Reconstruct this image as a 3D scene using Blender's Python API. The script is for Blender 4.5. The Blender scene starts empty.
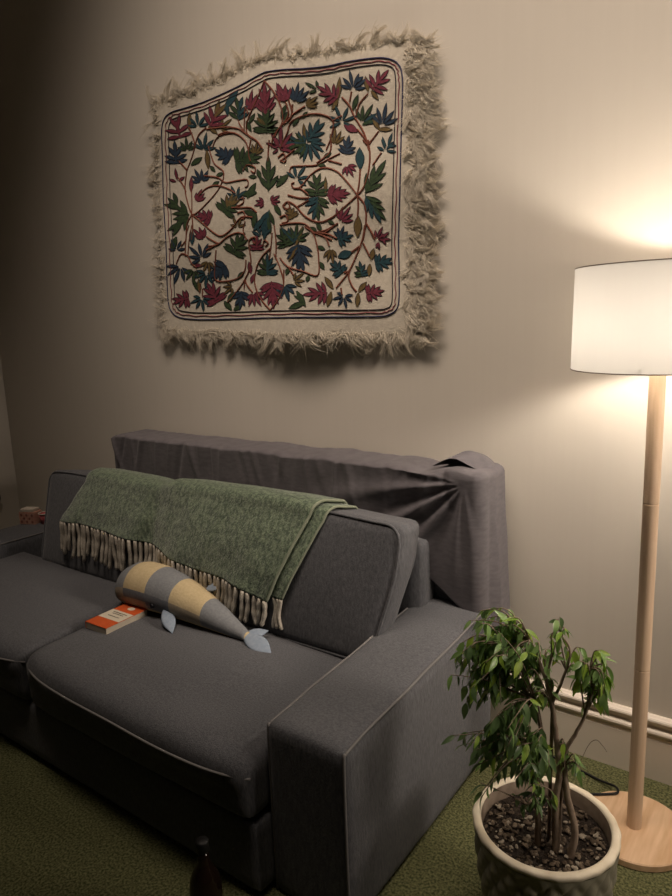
import bpy, bmesh, math, random
from mathutils import Vector, Matrix, noise
random.seed(7)
SC = bpy.context.scene
COL = SC.collection
rad = math.radians

# ------------------------------------------------------------------ camera
F_PX = 674.0
PITCH, ROLL, YAW = rad(10.78), rad(-2.12), rad(-36.03)
CAM_POS = Vector((0, 0, 1.45))
_f = Vector((math.sin(YAW)*math.cos(PITCH), math.cos(YAW)*math.cos(PITCH), -math.sin(PITCH)))
_r0 = Vector((math.cos(YAW), -math.sin(YAW), 0))
_u0 = _r0.cross(_f)
_r = math.cos(ROLL)*_r0 + math.sin(ROLL)*_u0
_u = -math.sin(ROLL)*_r0 + math.cos(ROLL)*_u0
cam_data = bpy.data.cameras.new('camera')
cam_data.sensor_width = 36.0
cam_data.lens = F_PX/896*36.0
cam_data.clip_start = 0.02
cam = bpy.data.objects.new('camera', cam_data)
COL.objects.link(cam)
m3 = Matrix((_r, _u, -_f)).transposed()
cam.matrix_world = Matrix.Translation(CAM_POS) @ m3.to_4x4()
SC.camera = cam

# ------------------------------------------------------------------ world, exposure
world = bpy.data.worlds.new('world')
SC.world = world
world.use_nodes = True
bg = world.node_tree.nodes['Background']
bg.inputs[0].default_value = (1.0, 0.86, 0.70, 1)
bg.inputs[1].default_value = 0.004
SC.view_settings.view_transform = 'Standard'
SC.view_settings.look = 'None'
SC.view_settings.exposure = 0.0
SC.view_settings.gamma = 1.0
BULB_STRENGTH = 250.0
BULB_COLOR = (1.0, 0.885, 0.765)
# added fill lights without fixtures, both out of the frame
def area(name, loc, target, sx, sy, watt, col, spread):
    d = bpy.data.lights.new(name, 'AREA'); d.shape = 'RECTANGLE'; d.size = sx; d.size_y = sy
    d.energy = watt; d.color = col; d.spread = rad(spread)
    o = bpy.data.objects.new(name, d); COL.objects.link(o)
    o.location = loc
    o.rotation_euler = (Vector(target)-Vector(loc)).to_track_quat('-Z', 'Y').to_euler()
    return o
area('overhead_fill', (0.10, 1.16, 4.35), (-0.15, 2.46, 1.2), 4.8, 0.85, 36.0, (1.0, 0.825, 0.69), 56)  # added overhead fill, brightens the back wall
area('side_fill', (1.70, 1.78, 1.75), (-1.6, 1.62, 0.50), 0.5, 1.3, 3.6, (1.0, 0.84, 0.72), 42)  # added fill from the right, brightens the sofa arm and seat
SC.cycles.use_denoising = True
SC.cycles.max_bounces = 12

# ------------------------------------------------------------------ helpers
def ray(px, py):
    return (px-336)/F_PX*_r - (py-448)/F_PX*_u + _f
def on_y(px, py, Y):                     # point of the place at distance Y into the room
    d = ray(px, py)
    return CAM_POS + d*(Y/d.y)
def on_z(px, py, Z):
    d = ray(px, py)
    return CAM_POS + d*((Z-CAM_POS.z)/d.z)

MATS = {}
def mat(name, col, rough=0.8, col2=None, nscale=20, stretch=(1, 1, 1), bump=0.0, bscale=None,
        spec=0.3, translucent=0.0, sheen=0.0, detail=4, contrast=(0.35, 0.65), metallic=0.0, bdist=0.01):
    m = bpy.data.materials.new(name); m.use_nodes = True
    nt = m.node_tree; b = nt.nodes['Principled BSDF']
    b.inputs['Base Color'].default_value = (*col, 1)
    b.inputs['Roughness'].default_value = rough
    b.inputs['Specular IOR Level'].default_value = spec
    b.inputs['Metallic'].default_value = metallic
    if sheen:
        b.inputs['Sheen Weight'].default_value = sheen
        b.inputs['Sheen Roughness'].default_value = 0.5
    tc = nt.nodes.new('ShaderNodeTexCoord')
    mp = nt.nodes.new('ShaderNodeMapping'); mp.inputs['Scale'].default_value = stretch
    nt.links.new(tc.outputs['Object'], mp.inputs['Vector'])
    if col2 is not None:
        n = nt.nodes.new('ShaderNodeTexNoise'); n.inputs['Scale'].default_value = nscale
        n.inputs['Detail'].default_value = detail
        nt.links.new(mp.outputs[0], n.inputs['Vector'])
        r = nt.nodes.new('ShaderNodeValToRGB')
        r.color_ramp.elements[0].position = contrast[0]; r.color_ramp.elements[1].position = contrast[1]
        r.color_ramp.elements[0].color = (*col, 1); r.color_ramp.elements[1].color = (*col2, 1)
        nt.links.new(n.outputs['Fac'], r.inputs['Fac'])
        nt.links.new(r.outputs['Color'], b.inputs['Base Color'])
    if bump:
        n2 = nt.nodes.new('ShaderNodeTexNoise'); n2.inputs['Scale'].default_value = bscale or nscale
        n2.inputs['Detail'].default_value = detail
        nt.links.new(mp.outputs[0], n2.inputs['Vector'])
        bp = nt.nodes.new('ShaderNodeBump'); bp.inputs['Strength'].default_value = bump
        bp.inputs['Distance'].default_value = bdist
        nt.links.new(n2.outputs['Fac'], bp.inputs['Height'])
        nt.links.new(bp.outputs['Normal'], b.inputs['Normal'])
    if translucent:
        tr = nt.nodes.new('ShaderNodeBsdfTranslucent')
        src = b.inputs['Base Color'].links
        if src: nt.links.new(src[0].from_socket, tr.inputs['Color'])
        else: tr.inputs['Color'].default_value = (*col, 1)
        mx = nt.nodes.new('ShaderNodeMixShader'); mx.inputs[0].default_value = translucent
        nt.links.new(b.outputs[0], mx.inputs[1]); nt.links.new(tr.outputs[0], mx.inputs[2])
        nt.links.new(mx.outputs[0], nt.nodes['Material Output'].inputs['Surface'])
    MATS[name] = m
    return m

def root_of(o):
    while o.parent: o = o.parent
    return o
def obj(name, bm, mats, parent=None, loc=None, smooth=True, kind=None, label=None):
    if smooth:
        for f in bm.faces: f.smooth = True
    off = root_of(parent).location if parent else (Vector(loc) if loc is not None else Vector())
    bmesh.ops.translate(bm, verts=bm.verts, vec=-Vector(off))
    me = bpy.data.meshes.new(name); bm.to_mesh(me); bm.free()
    for m in (mats if isinstance(mats, (list, tuple)) else [mats]): me.materials.append(m)
    o = bpy.data.objects.new(name, me); COL.objects.link(o)
    if parent: o.parent = parent
    else: o.location = off
    if kind: o['kind'] = kind
    if label: o['label'] = label
    return o
def thing(name, label, cat, loc):
    o = bpy.data.objects.new(name, None); COL.objects.link(o)
    o.location = loc; o.empty_display_size = 0.05
    o['label'] = label; o['category'] = cat
    return o
def tag(o, label, cat):
    o['label'] = label; o['category'] = cat
    return o

def tube(bm, pts, r, seg=6, closed=False, mi=0, cap=True):
    pts = [Vector(p) for p in pts]; n = len(pts)
    rs = r if isinstance(r, (list, tuple)) else [r]*n
    rings = []; nrm = None
    for i, p in enumerate(pts):
        a = pts[i-1] if (i > 0 or closed) else p
        c = pts[(i+1) % n] if (i < n-1 or closed) else p
        t = (c-a)
        if t.length < 1e-9: t = Vector((0, 0, 1))
        t.normalize()
        if nrm is None:
            nrm = t.orthogonal().normalized()
        else:
            nrm = nrm - t*nrm.dot(t)
            nrm = nrm.normalized() if nrm.length > 1e-6 else t.orthogonal().normalized()
        bn = t.cross(nrm)
        rings.append([bm.verts.new(p + rs[i]*(math.cos(2*math.pi*k/seg)*nrm + math.sin(2*math.pi*k/seg)*bn)) for k in range(seg)])
    for i in range(n if closed else n-1):
        A, B = rings[i], rings[(i+1) % n]
        for k in range(seg):
            f = bm.faces.new((A[k], A[(k+1) % seg], B[(k+1) % seg], B[k])); f.material_index = mi
    if cap and not closed:
        f = bm.faces.new(rings[0][::-1]); f.material_index = mi
        f = bm.faces.new(rings[-1]); f.material_index = mi

def spline(P, n=8, closed=False):
    P = [Vector(p) for p in P]; out = []; N = len(P)
    for i in range(N if closed else N-1):
        if closed: a, b, c, d = P[i-1], P[i], P[(i+1) % N], P[(i+2) % N]
        else: a, b, c, d = P[max(i-1, 0)], P[i], P[i+1], P[min(i+2, N-1)]
        for k in range(n):
            t = k/n
            out.append(0.5*((2*b)+(c-a)*t+(2*a-5*b+4*c-d)*t*t+(3*b-a-3*c+d)*t**3))
    if not closed: out.append(P[-1])
    return out

def rbox(lo, hi, rr, cuts=(12, 12, 12), fn=None, mi=0):
    """rounded box as a fine grid; fn(u,v,w,p) -> p lets it be puffed or leaned"""
    bm = bmesh.new()
    lo, hi = Vector(lo), Vector(hi); c = (lo+hi)/2; h = (hi-lo)/2
    vd = {}
    def coord(i, n, hh):
        # denser near the rounded edges
        t = -1+2*i/n
        return math.copysign(1-(1-abs(t))**1.35, t)*hh if n > 4 else t*hh
    nx, ny, nz = cuts
    def V(i, j, k):
        key = (i, j, k)
        if key not in vd:
            p = Vector((coord(i, nx, h.x), coord(j, ny, h.y), coord(k, nz, h.z)))
            q = Vector([max(-h[a]+rr, min(h[a]-rr, p[a])) for a in range(3)])
            d = p-q
            if d.length > 1e-9: p = q+d.normalized()*rr
            uvw = (p.x/h.x, p.y/h.y, p.z/h.z)
            p = p+c
            if fn: p = fn(*uvw, p)
            vd[key] = bm.verts.new(p)
        return vd[key]
    def face(a, b, c_, d):
        f = bm.faces.new((a, b, c_, d)); f.material_index = mi
    for i in range(nx):
        for j in range(ny):
            face(V(i, j, 0), V(i, j+1, 0), V(i+1, j+1, 0), V(i+1, j, 0))
            face(V(i, j, nz), V(i+1, j, nz), V(i+1, j+1, nz), V(i, j+1, nz))
    for i in range(nx):
        for k in range(nz):
            face(V(i, 0, k), V(i+1, 0, k), V(i+1, 0, k+1), V(i, 0, k+1))
            face(V(i, ny, k), V(i, ny, k+1), V(i+1, ny, k+1), V(i+1, ny, k))
    for j in range(ny):
        for k in range(nz):
            face(V(0, j, k), V(0, j, k+1), V(0, j+1, k+1), V(0, j+1, k))
            face(V(nx, j, k), V(nx, j+1, k), V(nx, j+1, k+1), V(nx, j, k+1))
    return bm
def box(lo, hi, bev=0.0):
    bm = bmesh.new()
    bmesh.ops.create_cube(bm, size=1)
    lo, hi = Vector(lo), Vector(hi)
    for v in bm.verts: v.co = Vector([(lo[a]+hi[a])/2+v.co[a]*(hi[a]-lo[a]) for a in range(3)])
    if bev: bmesh.ops.bevel(bm, geom=bm.edges[:], offset=bev, segments=2, affect='EDGES')
    return bm
def lathe(bm, prof, seg=48, c=(0, 0), mi=0, close=False):
    rings = []
    for r, z in prof:
        rings.append([bm.verts.new((c[0]+r*math.cos(2*math.pi*k/seg), c[1]+r*math.sin(2*math.pi*k/seg), z)) for k in range(seg)])
    n = len(prof)
    for i in range(n if close else n-1):
        A, B = rings[i], rings[(i+1) % n]
        for k in range(seg):
            f = bm.faces.new((A[k], A[(k+1) % seg], B[(k+1) % seg], B[k])); f.material_index = mi
    return rings
def nz(x, y, z, s=1.0):
    return noise.noise(Vector((x*s, y*s, z*s)))

# ------------------------------------------------------------------ materials
m_wall = mat('wall_paint', (0.595, 0.55, 0.475), 0.85, (0.603, 0.558, 0.483), 9, (6, 1, 0.15), 0.03, 14, spec=0.25, bdist=0.002)
m_trim = mat('trim_paint', (0.70, 0.63, 0.53), 0.45, spec=0.4)
m_ceil = mat('ceiling_paint', (0.62, 0.57, 0.50), 0.9)
m_carpet = mat('carpet', (0.044, 0.052, 0.020), 0.95, (0.175, 0.175, 0.082), 150, (1, 1, 1), 0.9, 200, spec=0.1, detail=3, bdist=0.006)
m_sofa = mat('sofa_fabric', (0.058, 0.060, 0.066), 0.9, (0.112, 0.114, 0.121), 3, (55, 70, 16), 0.5, 8, spec=0.2, sheen=0.15, detail=6, bdist=0.003, contrast=(0.3, 0.72))
m_pipe = mat('sofa_piping', (0.15, 0.145, 0.14), 0.85, spec=0.2)
m_cover = mat('cover_cotton', (0.092, 0.084, 0.090), 0.75, (0.118, 0.108, 0.115), 30, (1, 1, 3), 0.15, 90, spec=0.25, sheen=0.1, bdist=0.003)
m_blanket = mat('green_wool', (0.066, 0.097, 0.060), 0.95, (0.190, 0.245, 0.156), 55, (1.6, 1.6, 0.8), 0.9, 130, spec=0.1, sheen=0.35, detail=8, bdist=0.008, contrast=(0.38, 0.66))
m_blanket_edge = mat('wool_edge', (0.25, 0.275, 0.20), 0.95, spec=0.1)
m_tassel = mat('wool_tassel', (0.42, 0.38, 0.31), 0.95, (0.54, 0.50, 0.42), 120, spec=0.1, bump=0.5, bdist=0.003)
m_felt = mat('cream_felt', (0.50, 0.45, 0.365), 0.95, (0.58, 0.53, 0.435), 60, spec=0.1, bump=0.4, bscale=160, sheen=0.2, bdist=0.004)
m_fluff = mat('wool_fluff', (0.76, 0.70, 0.58), 0.95, (0.84, 0.78, 0.67), 40, spec=0.1, translucent=0.4)
m_thread = {
 'k': mat('thread_outline', (0.022, 0.018, 0.024), 0.8),
 'n': mat('thread_navy', (0.014, 0.028, 0.050), 0.8, (0.024, 0.046, 0.072), 120),
 't': mat('thread_teal', (0.012, 0.040, 0.052), 0.8, (0.020, 0.062, 0.072), 120),
 'g': mat('thread_green', (0.018, 0.036, 0.016), 0.8, (0.040, 0.068, 0.026), 120),
 'o': mat('thread_olive', (0.100, 0.066, 0.024), 0.8, (0.145, 0.098, 0.034), 120),
 'r': mat('thread_crimson', (0.110, 0.020, 0.030), 0.8, (0.180, 0.034, 0.056), 120),
 's': mat('thread_stem', (0.155, 0.048, 0.028), 0.8),
 'b': mat('thread_blue_border', (0.035, 0.035, 0.080), 0.8),
 'p': mat('thread_red_border', (0.190, 0.040, 0.050), 0.8)}
TK = list(m_thread)
m_wood = None
def wood(name, c1, c2, st):
    m = mat(name, c1, 0.5, c2, 7, st, spec=0.35, detail=5, contrast=(0.35, 0.7))
    return m
m_pole = wood('pole_wood', (0.60, 0.435, 0.29), (0.68, 0.515, 0.36), (22, 22, 0.9))
m_base = wood('base_wood', (0.55, 0.355, 0.20), (0.70, 0.495, 0.315), (7, 0.9, 4))
m_black = mat('black_rubber', (0.008, 0.008, 0.008), 0.5)
m_pot = mat('pot_glaze', (0.26, 0.245, 0.175), 0.55, (0.34, 0.32, 0.235), 26, spec=0.4, bump=0.2, bscale=60, bdist=0.004)
m_rim = mat('pot_rim_cream', (0.70, 0.62, 0.46), 0.5, (0.80, 0.73, 0.57), 22, spec=0.4, bump=0.1, bscale=40)
m_soil = mat('soil', (0.014, 0.010, 0.007), 0.95, (0.045, 0.032, 0.022), 60, bump=1.0, bscale=70, bdist=0.02)
m_chip = mat('bark_chip', (0.05, 0.035, 0.022), 0.9, (0.17, 0.13, 0.09), 40)
m_chip2 = mat('pale_chip', (0.30, 0.26, 0.20), 0.9)
m_bark = mat('ficus_bark', (0.16, 0.115, 0.08), 0.85, (0.30, 0.235, 0.17), 60, (1, 1, 0.4), 0.6, 90, bdist=0.004)
m_leaf = [mat('leaf_deep', (0.085, 0.150, 0.056), 0.32, (0.145, 0.230, 0.088), 30, spec=0.5, translucent=0.35),
          mat('leaf_mid', (0.150, 0.270, 0.075), 0.32, (0.230, 0.360, 0.115), 30, spec=0.5, translucent=0.3),
          mat('leaf_lime', (0.210, 0.380, 0.045), 0.4, (0.330, 0.460, 0.070), 30, spec=0.5, translucent=0.35)]

# ------------------------------------------------------------------ setting
WY, XL, XR, YF, ZC = 2.094, -3.94, 1.9, -2.6, 4.5
def quad(name, pts, m, kind='structure'):
    bm = bmesh.new(); bm.faces.new([bm.verts.new(p) for p in pts])
    return obj(name, bm, m, smooth=False, kind=kind)
def slab(name, lo, hi, m):
    return obj(name, box(lo, hi), m, smooth=False, kind='structure')
slab('floor', (XL-0.1, YF, -0.06), (XR, WY+0.1, 0.0), m_carpet)
slab('wall_back', (XL-0.1, WY, 0.0), (XR, WY+0.1, ZC), m_wall)
slab('wall_left', (XL-0.1, YF, 0.0), (XL, WY, ZC), m_wall)
slab('ceiling', (XL-0.1, YF, ZC), (XR, WY+0.1, ZC+0.08), m_ceil)
# baseboard with two bead mouldings
bm = bmesh.new()
prof = [(WY, 0.212), (WY-0.008, 0.212), (WY-0.014, 0.208)]
for zc_, rr_ in ((0.198, 0.010), (0.160, 0.012)):
    for k in range(7):
        a = math.pi/2 - math.pi*k/6
        prof.append((WY-0.014-rr_*math.cos(a), zc_+rr_*math.sin(a)))
    if zc_ > 0.19: prof += [(WY-0.010, 0.184), (WY-0.010, 0.176)]
prof += [(WY-0.018, 0.144), (WY-0.018, 0.138), (WY-0.020, 0.134), (WY-0.020, 0.0), (WY, 0.0)]
A = [bm.verts.new((XL, y, z)) for y, z in prof]; B = [bm.verts.new((XR, y, z)) for y, z in prof]
for i in range(len(prof)-1): bm.faces.new((A[i], A[i+1], B[i+1], B[i]))
bm.faces.new(A[::-1]); bm.faces.new(B)
bmesh.ops.recalc_face_normals(bm, faces=bm.faces)
obj('baseboard_back', bm, m_trim, smooth=False, kind='structure')

# ------------------------------------------------------------------ sofa
sofa = thing('sofa', 'dark grey fabric two-seater sofa with wide arms against the back wall', 'sofa', (-2.03, 1.55, 0))
AX0, AX1 = -1.050, -0.810           # right arm
LX0, LX1 = -3.285, -3.045           # left arm
YB = 1.99
obj('base_frame', rbox((LX1+0.001, 1.05, 0.02), (AX0-0.001, 1.90, 0.225), 0.015, (24, 12, 8)), m_sofa, sofa)
def arm(x0, x1, side):
    def fn(u, v, w, p):
        p.z += (0.045 if side > 0 else 0.0)*max(0.0, (p.y-1.1)/0.85)*max(0.0, w)
        if w > 0.5: p.z += 0.008*(1-u*u)*(1-(v*0.8)**2)
        if abs(u) > 0.9: p.x += math.copysign(0.006*(1-w*w)*(1-v*v), u)
        return p
    o = obj('armrest', rbox((x0, 1.10, 0.0), (x1, 1.95, 0.480), 0.022, (12, 24, 16), fn), m_sofa, sofa)
    bm = bmesh.new()
    for xe, s in ((x0+0.006, -1), (x1-0.006, 1)):
        L = [(xe, 1.107, 0.004), (xe, 1.105, 0.25), (xe, 1.107, 0.455), (xe, 1.115, 0.472), (xe, 1.135, 0.476)]
        L += [(xe, 1.2+i*0.1, 0.4765+(0.045 if side > 0 else 0.0)*(0.1+i*0.1)/0.85+0.0015*math.sin(i*2.1+s)) for i in range(8)]
        tube(bm, spline(L, 5), 0.0038, 6)
    obj('piping', bm, m_pipe, o)
arm(AX0, AX1, 1); arm(LX0, LX1, -1)
obj('backrest', rbox((-2.63, 1.905, 0.1), (-0.885, YB+0.03, 0.895), 0.04, (24, 8, 20)), m_sofa, sofa)
MIDX = -2.055
obj('back_padding', rbox((-2.90, 1.800, 0.30), (-0.995, 1.915, 0.745), 0.03, (20, 8, 12)), m_sofa, sofa)
def seat(x0, x1, ph):
    def fn(u, v, w, p):
        if w > 0: p.z += 0.022*(1-u*u)*(1-v*v)*w
        if v < 0: p.y -= 0.040*(1-u**4)*(-v)*(0.6+0.4*w)
        p.z += 0.006*nz(p.x, p.y, ph, 5.0)
        p.z += 0.020*min(1.0, max(0.0, (-1.05-p.x)/0.95))*(0.5+0.5*w)
        if w > 0 and v < -0.7: p.z -= 0.02*((-v-0.7)/0.3)**2
        return p
    bm = rbox((x0, 1.035, 0.228), (x1, 1.615, 0.404), 0.035, (30, 26, 10), fn)
    o = obj('seat_cushion', bm, m_sofa, sofa)
    pb = bmesh.new(); P = []
    for i in range(31):
        u = -1+2*i/30
        x = (x0+x1)/2+u*(x1-x0)/2*0.992
        P.append((x, 1.035-0.044*(1-u**4)+0.012*abs(u)**8, 0.354+0.022*min(1.0, max(0.0, (-1.05-x)/0.95))+0.004*nz(x, ph, 1, 4)+0.008*(1-u*u)))
    tube(pb, P, 0.0036, 6)
    obj('piping', pb, m_pipe, o)
seat(LX1+0.004, MIDX-0.004, 2.0); seat(MIDX+0.004, AX0-0.004, 7.0)
TILT = 0.238
def back_cushion(x0, x1, ph, zt):
    y0, y1 = 1.565, 1.735
    zb = 0.408
    h = zt-zb
    def fn(u, v, w, p):
        t = (p.z-zb)
        if v < 0: p.y -= 0.030*(1-u*u)*(1-w*w)*(-v)
        if w > 0: p.z += 0.012*(1-u*u)*w + 0.006*nz(p.x, ph, 0, 5)
        if u > 0 and v > 0: p.x -= 0.030*v*u
        if u > 0 and x1 > -1.2:
            k = max(0.0, min(1.0, (p.z-0.44)/0.30)); p.x -= 0.052*u**3*(1-k*k*(3-2*k))
        p.y += TILT*t
        p.z -= (p.y-y0-TILT*t)*TILT*0.8*max(0.0, w)
        return p
    o = obj('back_cushion', rbox((x0, y0, zb), (x1, y1, zt), 0.03, (28, 10, 22), fn), m_sofa, sofa)
    # piped seam round the front panel
    pb = bmesh.new(); P = []
    cx, hx, cz, hz = (x0+x1)/2, (x1-x0)/2-0.008, (zb+zt)/2, h/2-0.008
    rc = 0.05
    corners = [(1, -1), (1, 1), (-1, 1), (-1, -1)]
    for sx, sz in corners:
        a0 = {(1, -1): -90, (1, 1): 0, (-1, 1): 90, (-1, -1): 180}[(sx, sz)]
        for k in range(7):
            a = rad(a0+k*15)
            P.append((cx+sx*(hx-rc)+rc*math.cos(a), cz+sz*(hz-rc)+rc*math.sin(a)))
    Q = []
    for i in range(len(P)):
        a, b = P[i], P[(i+1) % len(P)]
        n = max(1, int(math.hypot(b[0]-a[0], b[1]-a[1])/0.05))
        for k in range(n):
            x, z = a[0]+(b[0]-a[0])*k/n, a[1]+(b[1]-a[1])*k/n
            u, w = (x-cx)/(hx+.008), (z-cz)/(hz+.008)
            if u > 0 and x1 > -1.2:
                k = max(0.0, min(1.0, (z-0.44)/0.30)); x -= 0.052*u**3*(1-k*k*(3-2*k))
            Q.append((x, y0+0.004+TILT*(z-zb), z+(0.012*(1-u*u)+0.006*nz(x, ph, 0, 5))*max(0, w)))
    tube(pb, Q, 0.0045, 6, closed=True)
    obj('piping', pb, m_sofa, o)
back_cushion(-2.835, MIDX-0.004, 1.0, 0.825)
back_cushion(MIDX+0.004, -0.978, 5.0, 0.842)

# ------------------------------------------------------------------ cotton cover draped over the sofa back
X0, X1, CY0, CY1, CZT = -2.640, -0.812, 1.868, 2.066, 0.970
_cr = random.Random(21)
GATHERS = [(-2.60+i*0.062+_cr.uniform(-0.025, 0.025), _cr.uniform(0.10, 0.34), _cr.uniform(0.007, 0.017), _cr.choice((1, 1, -0.8))*_cr.uniform(0.005, 0.013), _cr.uniform(-0.35, 0.35)) for i in range(28)]
DRAGS = [(-8, 5, 0.010, 0.9), (7, 4.5, 0.015, 1.1), (20, 5, -0.010, 0.9), (31, 4, 0.017, 0.85), (44, 5, -0.010, 0.7), (54, 4.5, 0.016, 0.65), (68, 5, -0.008, 0.5), (80, 5, 0.014, 0.5), (100, 7, 0.010, 0.5)]
def cover_fn(u, v, w, p):
    t = (p.z-0.10)/(CZT-0.10)
    x = p.x
    # hem: in front it stops behind the cushions and drops towards the right end
    k = max(0.0, min(1.0, (x+1.12)/0.28))
    hem_f = 0.68-0.20*k if x > -2.7 else 0.55
    hem_s = 0.34
    front = max(0.0, min(1.0, (0.2-v)/0.9))
    hem = hem_s+(hem_f-hem_s)*front
    p.z = hem+t*(CZT-hem)
    zt = p.z
    # short gathers hanging from the top edge, long drags pulled from the right corner
    q = 0.0
    for gx, gl, gw, ga, sl in GATHERS:
        d = (x-gx-sl*(0.95-zt))/gw
        if abs(d) < 3: q += ga*math.exp(-d*d)*max(0.0, 1-((CZT-zt)/gl)**2 if CZT-zt < gl else 0.0)
    dx, dz = x+0.875, 0.935-zt
    dist = math.hypot(dx, dz)
    ang = math.degrees(math.atan2(dz, -dx))
    for da, dw, dam, dl in DRAGS:
        d = (ang-da-14*dist*math.sin(da*0.1))/dw
        if abs(d) < 3: q += dam*math.exp(-d*d)*min(1.0, dist*7)*max(0.0, 1-dist/dl)
    q += 0.004*nz(x, p.y, zt, 7)
    kf = max(0.0, min(1.0, (-v-0.35)/0.55))
    if v < -0.35: p.y -= (max(-0.016, q)+0.004)*kf*kf*(3-2*kf)
    elif u > 0.8: p.x += q*0.9+0.03*(1-t)
    if w > 0.8:
        p.z += (0.007*nz(x*1.2, 4, 0, 5)+0.004*nz(x*3, 2, 2, 6))*min(1, (w-0.8)/0.15)
        if w > 0.95 and x > -1.02: p.z += 0.012*math.exp(-((x+0.90)/0.06)**2)
        if w > 0.95 and x > -1.15: p.z -= 0.012*math.exp(-((x+1.02)/0.05)**2)
        if x < -2.58: p.z -= 0.02*((-2.58-x)/0.06)**2*min(1, (w-0.8)/0.15)
    return p
bm = rbox((X0, CY0, 0.10), (X1, CY1, CZT), 0.035, (230, 14, 80), cover_fn)
low = [f for f in bm.faces if f.normal.z < -0.75 or all(abs(v.co.z) < 0.0 for v in f.verts)]
bm.normal_update()
low = [f for f in bm.faces if f.normal.z < -0.8 and f.calc_center_median().z < 0.75]
bmesh.ops.delete(bm, geom=low, context='FACES')
# bunched corner on the right end: a curled flap with an open fold
for layer in range(2):
    base = [(-1.000, 1.90, 0.978), (-0.955, 1.895, 1.000), (-0.915, 1.895, 1.004), (-0.87, 1.91, 0.985), (-0.835, 1.935, 0.948), (-0.818, 1.95, 0.905)]
    top = [(-0.985, 1.96, 0.968), (-0.945, 1.955, 1.005), (-0.905, 1.955, 1.022), (-0.862, 1.965, 1.010), (-0.826, 1.975, 0.968), (-0.812, 1.98, 0.915)]
    bk = [(-0.99, 2.03, 0.955), (-0.94, 2.03, 0.985), (-0.90, 2.035, 0.998), (-0.86, 2.035, 0.985), (-0.822, 2.03, 0.95), (-0.808, 2.02, 0.90)]
    if layer: base = [(x+0.004, y-0.016, z-0.040) for x, y, z in base]; top = [(x+0.004, y, z-0.034) for x, y, z in top]; bk = [(x, y, z-0.012) for x, y, z in bk]
    R = [spline(base, 5), spline(top, 5), spline(bk, 5)]
    V = []
    for i in range(len(R[0])):
        col = spline([R[0][i], R[1][i], R[2][i]], 6)
        V.append([bm.verts.new(p+Vector((0, 0, 0.005*nz(*p, 18)))) for p in col])
    for i in range(len(V)-1):
        for j in range(len(V[0])-1): bm.faces.new((V[i][j], V[i+1][j], V[i+1][j+1], V[i][j+1]))
bmesh.ops.recalc_face_normals(bm, faces=bm.faces)
cv = obj('sofa_cover', bm, m_cover, loc=(-1.8, 1.96, 0.3))
tag(cv, 'crumpled dark grey-purple cotton cover draped over the back of the sofa', 'cloth')

# ------------------------------------------------------------------ green throw blanket
blk = thing('throw_blanket', 'green woollen throw with pale tassels draped over the back cushions', 'blanket', (-2.0, 1.65, 0.85))
def cush_top(x): 
    zt = 0.825 if x < MIDX else 0.842
    x0, x1 = (-2.835, MIDX) if x < MIDX else (MIDX, -0.978)
    u = max(-1, min(1, (2*x-x0-x1)/(x1-x0)))
    return zt+0.012*(1-u*u)
def cush_front(x, z):
    x0, x1 = (-2.835, MIDX) if x < MIDX else (MIDX, -0.978)
    u = max(-1, min(1, (2*x-x0-x1)/(x1-x0))); w = max(-1, min(1, (z-0.62)/0.21))
    return 1.565+TILT*(z-0.408)-0.030*(1-u*u)*(1-w*w)
_ct, _cf = cush_top, cush_front
def cush_top(x): return sum(_ct(x+d) for d in (-0.05, -0.025, 0, 0.025, 0.05))/5+0.004*math.exp(-((x-MIDX)/0.06)**2)
def cush_front(x, z): return min(_cf(x+d, z) for d in (-0.06, -0.03, 0, 0.03, 0.06))
def blanket_pt(s, t, lift):
    """s 0..1 left to right, t 0..1 back to front hem"""
    xt = -2.470+s*(-1.262+2.470)
    xb = -2.615+s*(-1.418+2.615)
    HM = [0.640, 0.650, 0.618, 0.588, 0.552, 0.552]
    hi = min(max(s, 0)*4, 4.0); hj = int(hi); hem = HM[hj]+(HM[min(hj+1, 5)]-HM[hj])*(hi-hj)+0.006*math.sin(s*17)
    T1, T2 = 0.22, 0.34
    xm = xt+(xb-xt)*max(0, (t-0.15)/0.85)
    ct = cush_top(xm)+lift
    if t < T1:                       # across the top from the back
        a = t/T1
        y = 1.815-a*0.120; z = ct-0.034+0.030*a
        if a < 0.25: z -= 0.03*(1-a/0.25)
    elif t < T2:                     # round the front edge
        a = (t-T1)/(T2-T1)
        yt, zt = 1.695, ct-0.004
        zf = ct-0.050; yf = cush_front(xm, zf)-lift
        p = spline([(0, 1.75, ct-.018), (0, yt, zt), (0, yf+0.014, ct-0.016), (0, yf, zf)], 6)
        i = 6+a*12; i0 = min(int(i), len(p)-2); q = p[i0].lerp(p[i0+1], i-i0)
        y, z = q.y, q.z
    else:
        a = (t-T2)/(1-T2)
        z = (ct-0.050)*(1-a)+hem*a
        y = cush_front(xm, z)-lift
        fold = 0.011*math.sin(s*23+1.5*nz(s*4, a, 0, 1))*a+0.010*math.exp(-((s-0.70)/0.03)**2)*a
        y -= max(0, fold)+0.004*a
    # soft fold where the two cushions meet
    dip = 0.020*math.exp(-((xm-MIDX-0.01)/0.05)**2)
    k = max(0.0, min(1.0, (t-0.16)/0.3)); k = k*k*(3-2*k)
    z -= dip*(1-k); y += dip*0.5*k
    n = 0.004*nz(xm*6, t*5, 0, 1)
    return Vector((xm, y-n, z+n))
def sheet(s0, s1, t0, t1, ns, nt, lift, th):
    bm = bmesh.new()
    G = [[bm.verts.new(blanket_pt(s0+(s1-s0)*i/ns, t0+(t1-t0)*j/nt, lift)) for j in range(nt+1)] for i in range(ns+1)]
    for i in range(ns):
        for j in range(nt): bm.faces.new((G[i][j], G[i+1][j], G[i+1][j+1], G[i][j+1]))
    bmesh.ops.recalc_face_normals(bm, faces=bm.faces)
    return bm
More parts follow.
